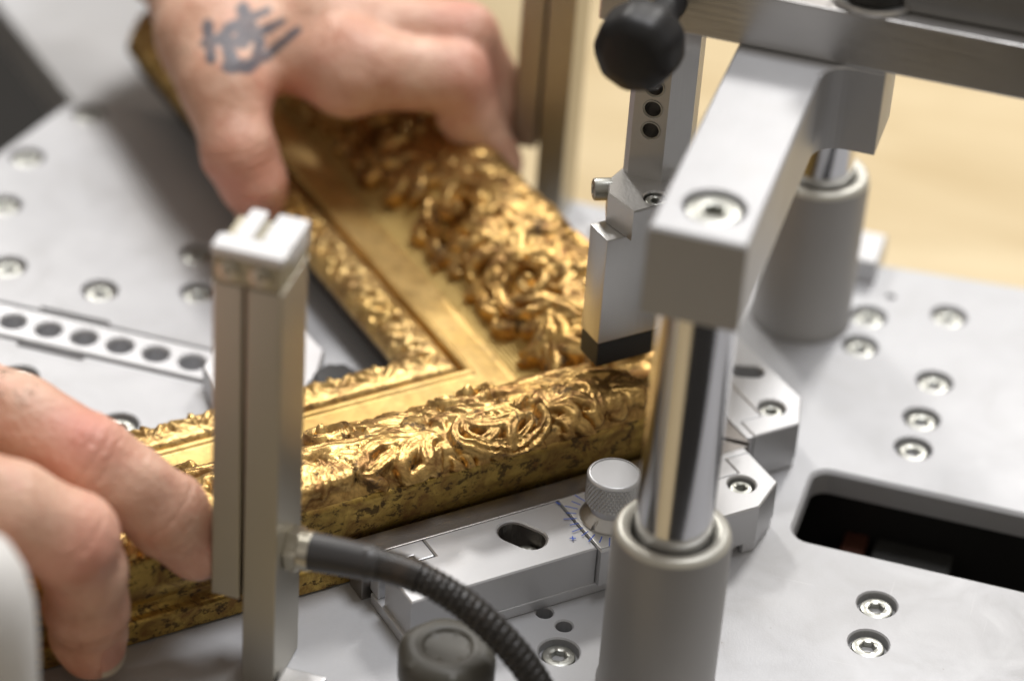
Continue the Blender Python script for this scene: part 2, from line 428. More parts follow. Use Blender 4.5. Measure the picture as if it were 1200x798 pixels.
# ------------------------------------------------------------------ fences
def fence(mirror, label):
    f_ = (lambda p: mirY(p)) if mirror else (lambda p: p)
    L = lambda pts: [f_(AN(a, n)) for a, n in (pts if not mirror else pts[::-1])]
    c = f_(AN(-30, 90)); t = thing('fence_bar', label, 'fence', (c[0], c[1], 0), 'guide fences at the frame corner')
    H = 13.4
    sl = slotloop(-45.4, 87.2, 2.3, 3.9, math.radians(60))
    main = [(-67.2, 79.2), (-31.8, 79.2), (-31.8, 98.6), (-80.0, 98.6), (-80.0, 85.8), (-67.2, 85.8)]
    hol = [(L(sl), 9, .35), (L(circ(-74, 92.2, 3.3, 24)), 3.0, .4)]
    mb = link('fence_body', drilled(L(main), 3.0, H, hol, .35), 'fence', t)
    x, y = f_(AN(-74, 92.2)); screw(t, x, y, H - 1.0, 2.8, 1.4)
    x, y = f_(AN(-44.6, 88.6)); screw(t, x, y, H - 4.6, 3.2, 1.5)
    link('slot_shade_ring', drilled(L(slotloop(-45.4, 87.2, 2.3, 3.86, math.radians(60))), H - 8.9, H - .6, [(L(slotloop(-45.4, 87.2, 2.3, 3.6, math.radians(60))), 8, .05)], .05), 'strip', t)  # dark ring added to put shade on the slot's walls
    # stepped end block, separate keyed piece
    link('end_key', prism(L([(-80.5, 79.2), (-67.5, 79.2), (-67.5, 85.5), (-71.8, 85.5), (-71.8, 83.4), (-80.5, 83.4)]), 3.0, H - .15, .3), 'fence', t)
    link('base_bar', prism(L([(-81.0, 80.5), (8, 80.5), (8, 98.9), (-81.0, 98.9)]), 0.05, 3.0, .35), 'fence', t)
    # right half: scale plate seat and nose
    hol2 = [(L(circ(12.2, 91.6, 3.35, 24)), 3.2, .4), (L(slotloop(-3.6, 94.2, 1.9, 2.5, math.radians(60))), 9, .25)]
    nose = [(-31.5, 87.35), (13.9, 87.35), (13.9, 81.3), (20.6, 81.3), (20.6, 94.4), (11.5, 100.8), (-31.5, 100.2)]
    link('nose_block', drilled(L(nose), 3.05, H, hol2, .35), 'fence', t)
    link('nose_foot', prism(L([(8.2, 82), (20.4, 82), (20.4, 94.2), (11.4, 100.6), (8.2, 100.6)]), .05, 3.0, .3), 'fence', t)
    x, y = f_(AN(12.2, 91.6)); screw(t, x, y, H - 1.0, 2.8, 1.4)
    link('nose_key', prism(L([(-31.5, 79.2), (20.5, 79.2), (20.5, 81.2), (13.8, 81.2), (13.8, 87.25), (-31.5, 87.25)]), 3.05, H - .08, .3), 'fence', t)
    link('wear_strip', prism(L([(-82.5, 72.5), (16, 72.5), (22, 79.0), (-82.5, 79.0)]), 0.05, H - .2, .3), 'strip', t)
    if not mirror:
        # the small inset on the front face of the key piece
        link('inset_plate', prism([AN(-36.5, 98.0), AN(-32.2, 98.0), AN(-32.2, 98.5), AN(-36.5, 98.5)], 3.6, 6.6, .1), 'card', t)
        sc = link('scale_plate', prism(L([(-31.4, 79.4), (-12, 79.4), (-12, 99.4), (-31.4, 99.4)]), H, H + .35, .1), 'card', t)
        return t, sc
    return t, None
F1, scale = fence(False, 'metal fence bar in front of the front gold rail with slotted hole and blue scale')
F2, _ = fence(True, 'metal fence bar with notched end behind the chrome rod, beyond the frame corner')

# knurled adjusting knob on the front fence, blue graduations round it
kc = AN(-23.3, 90.0); kz = 13.75
gb = bmesh.new()
for i in range(17):
    ang = math.radians(128 + i * 13.0); r0, r1 = 8.0, 10.4 if i % 2 else 11.2
    d = Vector((math.cos(ang), math.sin(ang))); nrm = Vector((-d.y, d.x)) * .14
    p0, p1 = Vector(kc) + d * r0, Vector(kc) + d * r1
    prism([tuple(p0 - nrm), tuple(p1 - nrm), tuple(p1 + nrm), tuple(p0 + nrm)], kz, kz + .03, 0, gb)
sub('graduation_lines', gb, 'ink', scale)
def bar(p, ang, ln, w=.16):
    d = Vector((math.cos(ang), math.sin(ang))) * ln / 2; n_ = Vector((-d.y, d.x)).normalized() * w; p = Vector(p)
    return [tuple(p - d - n_), tuple(p + d - n_), tuple(p + d + n_), tuple(p - d + n_)]
mb_ = bmesh.new()
mp = Vector(kc) + Vector((math.cos(math.radians(178)), math.sin(math.radians(178)))) * 12.9
pp = Vector(kc) + Vector((math.cos(math.radians(241)), math.sin(math.radians(241)))) * 12.6
prism(bar(mp, math.radians(-20), 1.3), kz, kz + .03, 0, mb_)
prism(bar(pp, math.radians(20), 1.5), kz, kz + .03, 0, mb_); prism(bar(pp, math.radians(110), 1.5), kz, kz + .035, 0, mb_)
sub('plus_minus_signs', mb_, 'ink', scale)

kn = thing('knurled_knob', 'small silver knurled dial knob standing on the fence by the blue scale', 'knob', (kc[0], kc[1], kz))
def skirt(t, h):
    return 1 - (.10 if abs(((math.degrees(t) - 250) + 180) % 360 - 180) < 3.2 and h < 1.2 else 0)
link('dial_skirt', lathe([(0, .05), (7.3, .05), (7.35, .5), (7.0, 1.0), (5.6, 2.0), (5.1, 2.6), (0, 2.7)], (*kc, kz), seg=180, rfun=skirt), 'steel', kn, 40)
link('neck', lathe([(0, 2.6), (5.1, 2.6), (5.1, 4.6), (4.8, 4.9), (4.8, 5.3), (0, 5.4)], (*kc, kz), seg=64), 'steel', kn, 40)
kb = bmesh.new(); nseg, nrow = 288, 40; rows = []
for j in range(nrow + 1):
    z = 5.2 + 7.0 * j / nrow; row = []
    for i in range(nseg):
        t = 2 * math.pi * i / nseg; e = min(1, min(j, nrow - j) / 2.5)
        k1 = (t * 42 / (2 * math.pi) + z * .62) % 1; k2 = (t * 42 / (2 * math.pi) - z * .62) % 1
        dd = min(abs(k1 - .5), abs(k2 - .5)) * 2
        r_ = 6.5 - .1 * (1 - e) - .34 * (1 - min(1, dd * 1.5)) * e
        row.append(kb.verts.new((kc[0] + r_ * math.cos(t), kc[1] + r_ * math.sin(t), kz + z)))
    rows.append(row)
for p, q in zip(rows, rows[1:]):
    for i in range(nseg): kb.faces.new((p[i], p[(i + 1) % nseg], q[(i + 1) % nseg], q[i]))
kb.faces.new(rows[0][::-1])
link('knurled_grip', kb, 'steel', kn, 50)
link('knob_top', lathe([(6.45, 12.2), (6.35, 12.5), (5.8, 12.9), (5.65, 12.9), (5.6, 12.65), (3, 12.75), (0, 12.8)], (*kc, kz), seg=72), 'fence', kn, 40)

# ------------------------------------------------------------------ guide sleeves, press bridge
def sleeve(x, y, label):
    t = thing('guide_sleeve', label, 'guide sleeve', (x, y, 0), 'guide sleeves of the press')
    link('sleeve_body', lathe([(13.6, .05), (13.6, 1.6), (13.2, 2.1), (13.2, 42.5), (12.9, 44)], (x, y, 0), seg=96), 'sleeve', t, 40)
    link('sleeve_rim', lathe([(12.9, 44), (12.6, 44.9), (11.8, 45.5), (10.2, 45.5), (9.6, 45.0), (9.2, 44.0), (9.1, 30), (0, 30)], (x, y, 0), seg=96), 'sleeve_rim', t, 40)
    return t
PX, PYF, PYR = 69.2, -118.8, 40.0
sleeve(PX, PYF, 'grey guide sleeve in the foreground round the front chrome rod')
sleeve(PX - .6, PYR, 'blurred grey guide sleeve farther back under the press arm')

br = thing('press_bridge', 'silver press bridge of arm, cross beam and two chrome rods above the gold frame', 'press', (PX, -40, 105))
link('guide_rod', lathe([(0, 31), (8.45, 31), (8.45, 105.6), (0, 105.6)], (PX, PYF, 0), seg=96), 'chrome', br, 40)
link('guide_rod', lathe([(0, 31), (8.45, 31), (8.45, 105.6), (0, 105.6)], (PX - .6, PYR, 0), seg=96), 'chrome', br, 40)
# arm: from front rod to the beam with a filleted shoulder to the right, then back to the rear rod
arm = [(58.8, -128.2), (79.4, -128.2), (79.0, -55)]
for i in range(9):
    t = math.radians(180 - 90 * i / 8); arm.append((85.5 + 6.5 * math.cos(t), -55 + 6.5 * math.sin(t)))
arm += [(92.2, -48.5), (92.2, -30), (85, -30), (79.2, -24), (79.2, 50), (58.8, 50)]
link('arm', drilled(arm, 105.5, 126.4, [(circ(69.6, -116, 6.4, 48), 5, .5)], .6), 'arm', br)
sc_ = screw(br, 69.6, -116, 125.6, 5.6, 2.6)
bm_ = box(27, 262, -48.6, -34, 126.6, 139.6, .45)
bo = link('beam', bm_, 'beam', br)
link('top_rail', box(93, 262, -43.4, -34.6, 139.7, 149, .5), 'railgrey', br)
link('washer', lathe([(0, 0), (9.6, 0), (9.8, .5), (9.4, 1.4), (0, 1.4)], (86, -39.5, 139.7), seg=64), 'steel', br, 40)
link('collar', lathe([(7.6, 1.4), (8, 1.8), (8, 9), (7, 9.6), (0, 9.6)], (86, -39.5, 139.7), seg=64), 'darkgrey', br, 40)

# ------------------------------------------------------------------ presser hanging from the beam
cl = thing('presser', 'steel presser with drilled hexagonal bar, stepped block and black rubber foot on the frame corner', 'presser', (38, -38, 33))
# drilled bar: hexagonal bar with real cross holes, built as front face with holes + other faces
hexp = [(31.9, -31.4), (33.4, -33.0), (41.6, -33.0), (46.6, -28.0), (46.6, -22), (31.9, -22)]
bb = bmesh.new(); z0, z1 = 77.6, 150.0
flat = [[(33.4, z0), (41.6, z0), (41.6, z1), (33.4, z1)]] + [circ(37.9, z, 1.95, 28) for z in (90.9, 96.7, 102.4, 108.1, 113.8, 119.5)]
vs = [[bb.verts.new((x, -33.0, z)) for x, z in L] for L in flat]; fv = [v for L in vs for v in L]
for t in tessellate_polygon([[Vector((x, z, 0)) for x, z in L] for L in flat]):
    bb.faces.new([fv[i] for i in t])
for L in vs[1:]:
    inn = [bb.verts.new((v.co.x, -25.0, v.co.z)) for v in L]
    for i in range(len(L)): bb.faces.new((L[i], L[(i + 1) % len(L)], inn[(i + 1) % len(L)], inn[i]))
    bb.faces.new(inn)
lo = [bb.verts.new((x, y, z0)) for x, y in hexp]; hi = [bb.verts.new((x, y, z1)) for x, y in hexp]
for i in range(6):
    if i == 1: continue
    j = (i + 1) % 6; bb.faces.new((lo[i], lo[j], hi[j], hi[i]))
bb.faces.new(hi)
bmesh.ops.remove_doubles(bb, verts=bb.verts, dist=.001)
pb = link('drilled_bar', bb, 'steel', cl)
rb = bmesh.new()
for z in (90.9, 96.7, 102.4, 108.1): lathe([(1.95, 0), (2.35, .02), (2.45, .12), (2.4, .22)], (37.9, -33.0, z), (0, -1, 0), 32, rb)
sub('hole_rims', rb, 'zinc', pb, 40)
hold = [(39.0, -48.2), (31.3, -42.6), (29.6, -36.5), (31.2, -30.5), (34, -21), (49, -21), (50.5, -36.7)]
hd = link('holder', drilled(hold, 69.6, 77.6, [(circ(42.2, -40.2, 2.9, 28), 4, .35)], .35), 'steel', cl)
screw(cl, 42.2, -40.2, 77.0, 2.55, 1.25)
cb = screw_bm(2.7, 4.4, 1.3, (26.6, -38.6, 78.9 - 3.6), (-1, -.45, 0), 2.2)
link('cap_screw', cb, 'zinc', cl, 30)
V = [(33.8, -50.1), (44.4, -39.5), (52, -31.5), (46, -24), (36, -30.5), (28.0, -44.3)]
blk = prism([(33.8, -50.1), (48.5, -35.4), (43, -29.6), (28.0, -44.3)], 40.0, 69.5, .45)
link('presser_block', blk, 'steel', cl, 35)
link('rubber_foot', prism([(33.9, -50.0), (48.4, -35.5), (43, -29.8), (28.2, -44.3)], 33.4, 39.95, .3), 'rubber', cl)
# star knob clamping the bar through the beam
kb_ = lathe([(0, 0), (3.4, 0), (3.4, 6), (4.2, 7.2), (4.2, 13), (6, 14.2), (8.4, 15.2), (9.3, 17), (9.5, 20), (9.2, 24), (8.2, 26.2), (5, 27.2), (0, 27.6)], (43.0, -48.6, 133.4), (-.10, -1, -.02), 96,
            rfun=lambda t, h: 1 + (.017 * math.cos(9 * t) if h > 13.5 else 0))
link('star_knob', kb_, 'knob', cl, 50)
link('clamp_plate', box(27.2, 34.5, -51.4, -48.7, 127.5, 139, .6), 'steel', cl)

# ------------------------------------------------------------------ light-barrier posts
def post(x0, y0, label, cable_side):
    """two-bar post; x0,y0 = front left corner of the short bar"""
    t = thing('sensor_post', label, 'sensor post', (x0 + 11, y0 + 8, 0), 'two-bar sensor posts')
    X = lambda v: x0 + v
    link('long_bar', box(X(7.6), X(15.2), y0, y0 + 16, .1, 106.4, .35), 'post', t)
    link('short_bar', box(X(0), X(6.6), y0 + .6, y0 + 15.4, 23.5, 106.0, .35), 'post', t)
    link('spine', box(X(5.9), X(8.2), y0 + 4.5, y0 + 13.6, 24, 105.9, .1), 'darkgrey', t)
    ep = link('end_plate', box(X(.1), X(15.1), y0 + .15, y0 + 15.8, 106.5, 112.8, .3), 'tan', t)
    s = bmesh.new()
    for xx in (3.6, 10.6): merge(s, screw_bm(2.5, 1.2, 1.0, (X(xx), y0 - .45, 109.7), (0, -1, 0), 1.0))
    sub('screws', s, 'nickel', ep, 30)
    # white cap: front lip and two ribs with a gap between
    c = box(X(-.3), X(15.5), y0 - .3, y0 + 5.2, 112.9, 115.2, .7)
    box(X(2.6), X(6.4), y0 + 5.3, y0 + 16.2, 110.5, 115.1, .6, c)
    box(X(8.6), X(15.4), y0 + 5.3, y0 + 16.2, 109.6, 115.1, .6, c)
    link('cap', c, 'cap', t)
    return t
PA = post(-25.8, -151.0, 'grey two-bar sensor post in the foreground with white cap and black hose', 1)
post(-18.6, 56.5, 'blurred grey two-bar sensor post behind the gold frame', 0)

foot = link('foot_plate', prism([(-9.9, -152.4), (0, -152.4), (0, -145.5), (-9.9, -145.5)], .05, 3.2, .5), 'fence', PA)

hs = thing('hose', 'black corrugated hose curving down from the side of the front sensor post', 'hose', (-10, -143, 36))
link('gland_nut', lathe([(0, 0), (4.9, 0), (5.1, .3), (5.1, 2.6), (4.7, 3.0), (4.5, 3.0), (4.5, 5.4), (0, 5.4)], (-10.5, -143, 35.2), (1, 0, .05), 6 * 8,
     rfun=lambda t, h: (math.cos(math.pi / 6) / math.cos((t % (math.pi / 3)) - math.pi / 6)) if h < 3.0 else 1), 'nickel', hs, 25)
sh = [(-5.4, -143, 35.5), (0, -143, 35.9), (6, -143, 36.2), (10.5, -143, 36.3)]
shp = catmull(sh, 8)
link('sheath', tube(shp, lambda i, k: 4.35 - .55 * i / len(shp) + (.25 if i in (19, 20) else 0), 40), 'sheath', hs, 40)
hp = catmull([(9.5, -143, 36.3), (17.2, -143, 35.8), (25.3, -144, 34.3), (33.5, -145, 30.6), (41.9, -146, 24.4), (48.4, -147, 17.2), (52.6, -148, 8.5), (54.5, -149, 1)], 60)
def hr(i, k):
    if i < 80: return 3.7 - .06 * math.cos(i * .9)
    ph = math.sin(math.pi * ((i - 80) % 11) / 11); row = (i - 80) // 11
    return 3.12 + .38 * ph ** .5 * (.40 + .60 * abs(math.cos(math.pi * k * 12 / 60 + (math.pi / 2 if row % 2 else 0))) ** .5)
link('corrugated_tube', tube(hp, hr, 60), 'hose', hs, 60)

gk = thing('grip_knob', 'dark grey lobed knob with a dished top at the bottom edge', 'knob', (27, -144, 0))
link('stem', lathe([(0, .05), (5, .05), (5, 9), (0, 9)], (27, -144, 0), seg=40), 'steel', gk, 40)
link('grip', lathe([(0, 7), (6.5, 7), (10.0, 8.2), (10.8, 10), (10.9, 16), (10.2, 18.2), (8.6, 19.3), (6.0, 19.6), (5.5, 19.3), (5.0, 18.7), (3, 18.5), (0, 18.45)], (27, -144, 0), seg=120,
     rfun=lambda t, h: 1 + .02 * math.cos(6 * t + .6) * (1 if 7.5 < h < 19 else 0)), 'greyknob', gk, 40)

wg = link('guard_cap', lathe([(14, -94.9), (14, 62), (13.7, 70), (12.4, 77), (10.2, 82), (7, 85.4), (3.5, 87), (0, 87.4)], (-48.5, -224, 0), seg=80), 'white', loc=(-48.5, -224, -95), smooth=50)
tag(wg, 'white rounded plastic cap blurred at the lower left edge before the fingers', 'guard cap')

sf_ = thing('clamp_block', 'small grey metal block at the back edge behind the rear guide sleeve', 'block', (78, 70, 0))
link('block', drilled([(70, 62), (84.5, 62), (84.5, 77), (70, 77)], .05, 7, [(circ(75, 69, 2.4, 20), 4, .3)], .5), 'fence', sf_)

# ------------------------------------------------------------------ gold picture frame
rs = np.random.RandomState(3)
LAT = rs.rand(256, 256)
def vnoise(x, y):
    xi = np.floor(x).astype(int); yi = np.floor(y).astype(int); fx = x - xi; fy = y - yi
    fx = fx * fx * (3 - 2 * fx); fy = fy * fy * (3 - 2 * fy)
    g = lambda a, b_: LAT[a % 256, b_ % 256]
    return (g(xi, yi) * (1 - fx) + g(xi + 1, yi) * fx) * (1 - fy) + (g(xi, yi + 1) * (1 - fx) + g(xi + 1, yi + 1) * fx) * fy

def spiral(cx, cy, rx, ry, a0, turns, sgn=1, shrink=.75, n=22):
    return [(cx + rx * (1 - shrink * i / n) * math.cos(a0 + sgn * turns * 2 * math.pi * i / n), cy + ry * (1 - shrink * i / n) * math.sin(a0 + sgn * turns * 2 * math.pi * i / n)) for i in range(n + 1)]
def curl(p, ang, ln, bend, n=7):
    out = [p]; x, y = p
    for i in range(n):
        x += math.cos(ang) * ln / n; y += math.sin(ang) * ln / n; ang += bend / n; out.append((x, y))
    return out
STROKES = []                                             # (points, width, height, groove, kind)
def st(pts, r0, r1, h0, h1, g=.35): STROKES.append((pts, r0, r1, h0, h1, g, 0))
def lobe(p, ang, ln, bend, r, h, g=.42):
    """one acanthus lobe: narrow root, swelling blade with a central vein, pointed curling tip"""
    P = curl(p, ang - bend * .35, ln * .8, bend * 1.1, 10); a_ = math.atan2(P[-1][1] - P[-2][1], P[-1][0] - P[-2][0])
    P += curl(P[-1], a_ + bend * .25, ln * .32, 1.5 * (1 if bend > 0 else -1), 5)[1:]
    STROKES.append((P, r * 1.34, r * 1.34, h, h, g, 1))
def tuft(p, ang, ln, bend, r, h, n=5, spread=1.5, stagger=.9):
    """acanthus leaf: lobes leaving one root, the middle one longest, each pair curling outward"""
    for i in sorted(range(n), key=lambda i: -abs(i - (n - 1) / 2)):
        u = (i - (n - 1) / 2) / max(1, (n - 1) / 2)
        q = (p[0] + stagger * (1 - abs(u)) * math.cos(ang), p[1] + stagger * (1 - abs(u)) * math.sin(ang))
        lobe(q, ang + spread * .5 * u, ln * (1 - .38 * abs(u)) * rnd.uniform(.94, 1.06), bend + 1.25 * u, r * (1 - .12 * abs(u)), h * (1 - .14 * abs(u)))
def ribs(p, q, n, ang, ln, bend, r, h, dang=0.0):
    """a row of nested parallel lobes along the line p-q, like a shell"""
    for i in range(n):
        k = i / max(1, n - 1); lobe((p[0] + (q[0] - p[0]) * k, p[1] + (q[1] - p[1]) * k), ang + dang * k, ln * (1 - .25 * k), bend, r, h * (1 - .12 * k))
def scroll(cx, cy, rx, ry, a0, sgn, h, r=1.9, turns=1.5):
    P = spiral(cx, cy, rx, ry, a0, turns, sgn, .86, 36)
    st(P, r, r * .62, h, h * 1.1, .55)
    st([(cx - .4, cy), (cx + .4, cy)], r * .95, r * .95, h * 1.22, h * 1.22, 0)
    for i in range(6):                                   # lobes thrown off the outside of the scroll
        j = 1 + i * 3; a_ = math.atan2(P[j + 1][1] - P[j][1], P[j + 1][0] - P[j][0])
        lobe(P[j], a_ - sgn * .75, (rx + ry) * (.52 - .03 * i), sgn * 1.0, r * .95, h * .86)
for k in range(3):                                       # repeating design along the rail
    o = 78 * k
    # outer (front-facing) row, t about 0..13
    ribs((o + 55, 3.6), (o + 74, 2.6), 7, -2.35, 6.0, .9, 1.35, 2.6, .5)
    st(spiral(o + 60, 7.0, 13.0, 5.8, 2.9, .88, 1, .20, 36), 1.5, 1.5, 3.3, 3.6, .55)
    st(spiral(o + 60.5, 7.0, 9.6, 3.9, 3.0, .80, 1, .25, 30), 1.1, 1.0, 2.7, 2.9, .4)
    tuft((o + 52, 7.6), .05, 16, .25, 1.6, 3.8, 3, .8)
    lobe((o + 70, 9.4), 2.6, 12, .9, 1.6, 3.5); lobe((o + 68, 4.6), 2.9, 10, -.8, 1.4, 3.1)
    ribs((o + 33, 11.5), (o + 22, 10.0), 6, -1.35, 10.0, .9, 1.45, 3.5, -.1)
    tuft((o + 46, 8.5), 2.75, 16, .5, 1.9, 3.8, 5, 1.7); tuft((o + 45, 5.0), -2.6, 9, .4, 1.5, 3.0, 3, 1.0)
    tuft((o + 75, 8.0), .25, 19, -.55, 2.0, 3.7, 5, 1.5); tuft((o + 77, 5.0), -.5, 10, .5, 1.6, 3.0, 3, 1.0)
    tuft((o + 98, 4.0), 2.9, 11, -.6, 1.6, 3.0, 3, 1.2)
    ribs((o + 48, 12.2), (o + 72, 12.2), 7, 2.5, 7.5, -1.0, 1.5, 3.3, -.9)
    # inner row, t about 14..35: C-scrolls joined by long swept leaves
    lobe((o + 30, 16), .25, 36, .55, 2.0, 4.6, .4); lobe((o + 82, 15), -.1, 30, .6, 2.0, 4.6, .4)
    scroll(o + 60, 22.5, 10.2, 8.8, 2.6, -1, 5.2, 2.3, 1.35)
    scroll(o + 98, 23.0, 9.6, 8.4, .5, 1, 5.2, 2.3, 1.35)
    tuft((o + 44, 15.5), .8, 14, .8, 2.2, 4.4, 3, 1.3); tuft((o + 80, 17), .95, 14, .9, 2.2, 4.4, 3, 1.3)
    tuft((o + 71, 20), .35, 18, .9, 2.4, 5.0, 4, 1.7); tuft((o + 49, 24), 2.7, 16, -.8, 2.4, 4.8, 4, 1.7)
    tuft((o + 74, 29), 2.5, 12, .9, 2.1, 3.8, 3, 1.5); tuft((o + 83, 30), .5, 11, .8, 2.0, 3.6, 3, 1.3)
    tuft((o + 106, 17), .5, 14, .8, 2.2, 4.2, 3, 1.5); tuft((o + 92, 9), .3, 12, .7, 1.9, 3.6, 4, 1.5)
    tuft((o + 66, 14.5), 2.5, 9, .9, 1.7, 3.8, 3, 1.4); tuft((o + 38, 6), 2.9, 11, .7, 1.8, 3.2, 4, 1.5); tuft((o + 62, 11.5), .4, 11, .8, 1.7, 3.4, 3, 1.3)
tuft((40, 16), 2.85, 20, .4, 2.5, 4.8, 4, 1.5); tuft((44, 24), 2.7, 19, .7, 2.5, 4.8, 4, 1.5); tuft((46, 30), 2.95, 14, .7, 2.2, 3.8, 3, 1.3)
tuft((34, 8), 3.0, 15, .3, 2.0, 3.6, 4, 1.3)

def relief(Sg, Tg):
    H = np.zeros_like(Sg)
    for pts, r0, r1, h0, h1, g, kind in STROKES:
        P = np.array(pts, float); rm = max(r0, r1) * 1.1 + .1
        m = (Sg > P[:, 0].min() - rm) & (Sg < P[:, 0].max() + rm) & (Tg > P[:, 1].min() - rm) & (Tg < P[:, 1].max() + rm)
        if not m.any(): continue
        x, y = Sg[m], Tg[m]; best = np.full(x.shape, 1e9); uu = np.zeros(x.shape); sd = np.zeros(x.shape); n = len(P) - 1
        for i in range(n):
            d = P[i + 1] - P[i]; L2 = max(1e-9, d @ d)
            k = np.clip(((x - P[i, 0]) * d[0] + (y - P[i, 1]) * d[1]) / L2, 0, 1)
            ex, ey = x - P[i, 0] - k * d[0], y - P[i, 1] - k * d[1]; q = np.hypot(ex, ey); w = q < best
            best[w] = q[w]; uu[w] = (i + k[w]) / n; sd[w] = np.sign(d[0] * ey - d[1] * ex)[w]
        if kind:
            r_ = r0 * np.where(uu < .45, .50 + .55 * uu / .45, 1.05 - .66 * ((np.maximum(uu, .45) - .45) / .55) ** 2.2)
            h_ = h0 * (.55 + .45 * np.sin(np.pi * np.clip(uu * .9 + .05, 0, 1)) ** .8)
        else: r_ = r0 + (r1 - r0) * uu; h_ = h0 + (h1 - h0) * uu
        e = np.clip(best / r_, 0, 1)
        pr = .80 * np.sqrt(1 - e ** 2.2) + .20 * (1 - e)
        if g:
            pr = pr * (1 - g * np.exp(-(best / (.22 * r_)) ** 2) * np.clip(1.1 - uu, 0, 1) * np.clip(uu * 5, 0, 1))
            if kind: pr = pr * (1 + .10 * sd * e) * (1 + .05 * np.cos(best / r_ * 10))
        H[m] = np.maximum(H[m], h_ * pr)
    return H

# cross-section, (distance in from the outer face, height)
def dense(poly, step):
    out = []
    for (a, b_), (c, d) in zip(poly, poly[1:]):
        n = max(1, int(math.ceil(math.hypot(c - a, d - b_) / step)))
        out += [(a + (c - a) * i / n, b_ + (d - b_) * i / n) for i in range(n)]
    return out + [poly[-1]]
def smoothp(poly, n=6): return [tuple(p) for p in catmull(poly, n)]
PSIDE = [(6, 0.3), (.3, .3), (0, .7), (0, 6.2), (.3, 6.7), (1.6, 7.2), (2.1, 8.2), (2.0, 9.8), (1.3, 11.6), (.6, 13.4), (.2, 15.4), (0, 18), (0, 20), (-.1, 23.4), (.3, 24.2), (1.0, 24.6)]
PORN = smoothp([(.6, 24.4), (1.6, 26.2), (3.4, 27.5), (6.0, 28.4), (9.5, 28.5), (14, 27.2), (19, 24.6), (24, 21.9), (28, 18.1), (31, 15.7), (34, 14.0)])
PHATCH = smoothp([(20.5, 24.6), (24, 21.6), (28, 18.0), (31.5, 15.4), (35.6, 13.4)])
PBAND = [(35.4, 12.6), (35.5, 14.0), (35.9, 14.5), (36.6, 14.5), (37.2, 14.15), (40.5, 14.5), (44.4, 14.9), (45.2, 15.6), (45.9, 15.7), (46.4, 15.2), (46.5, 12.6), (47.0, 12.3)]
PSIGHT = smoothp([(46.9, 12.5), (47.6, 14.2), (49.0, 15.6), (51.5, 15.9), (54.5, 15.0), (57.2, 13.4), (58.6, 11.6), (58.8, 10.2)])
PBACK = [(58.6, 10.4), (58.4, 8.5), (54, 8.2), (54, .4), (6, .3)]
N0, M0 = 72.16, 72.16 + R2 * YM
CORN = N0 + R2 * YM                                       # 18.42

def rail_xyz(front, w, z, l):
    """point at inset w, height z, l along the rail from the mitre"""
    if front: a, n = CORN - w - l, N0 - w; return ((a + n) / R2, (a - n) / R2, z)
    m, b_ = M0 - w, -N0 + w + l; return ((m - b_) / R2, (m + b_) / R2, z)

def strip_mesh(front, prof, L, step_l, disp=None, wmax=60):
    W = np.array([p[0] for p in prof]); Zz = np.array([p[1] for p in prof])
    d = np.gradient(W), np.gradient(Zz); ln = np.hypot(*d) + 1e-9; nw, nz = -d[1] / ln, d[0] / ln   # outward (up) normal
    arc = np.concatenate([[0], np.cumsum(np.hypot(np.diff(W), np.diff(Zz)))])
    nl = int(L / step_l) + 1
    Wg = np.repeat(W[:, None], nl, 1); Lg = (np.linspace(0, 1, nl)[None, :]) * (L - 2 * Wg); Zg = np.repeat(Zz[:, None], nl, 1)
    Sg = Lg + Wg; Tg = np.repeat(arc[:, None], nl, 1)
    if disp is not None:
        h = disp(Sg, Tg, front); Wd = Wg + nw[:, None] * h; Zd = Zg + nz[:, None] * h
    else: Wd, Zd = Wg, Zg
    # keep the mitre face plane: position along the rail uses the undisplaced inset
    if front:
        a = CORN - Wd - np.maximum(Lg + Wg - Wd, 0.0); n = N0 - Wd; X, Y = (a + n) / R2, (a - n) / R2
    else:
        m = M0 - Wd; b_ = -N0 + Wd + np.maximum(Lg + Wg - Wd, 0.0); X, Y = (m - b_) / R2, (m + b_) / R2
    return np.stack([X, Y, Zd], -1)

def grid_obj(name, G, mat, part_or_parent, is_sub, base, smooth=60):
    r_, c_ = G.shape[:2]
    co = (G.reshape(-1, 3) - np.array(base)) * S
    idx = np.arange(r_ * c_).reshape(r_, c_)
    q = np.stack([idx[:-1, :-1], idx[:-1, 1:], idx[1:, 1:], idx[1:, :-1]], -1).reshape(-1, 4)
    me = bpy.data.meshes.new(name); me.from_pydata(co.tolist(), [], q.tolist()); me.update()
    me.polygons.foreach_set('use_smooth', [True] * len(me.polygons)); me.set_sharp_from_angle(angle=math.radians(smooth))
    me.materials.append(M[mat]); o = bpy.data.objects.new(name, me); COL.objects.link(o); o.parent = part_or_parent
    return o

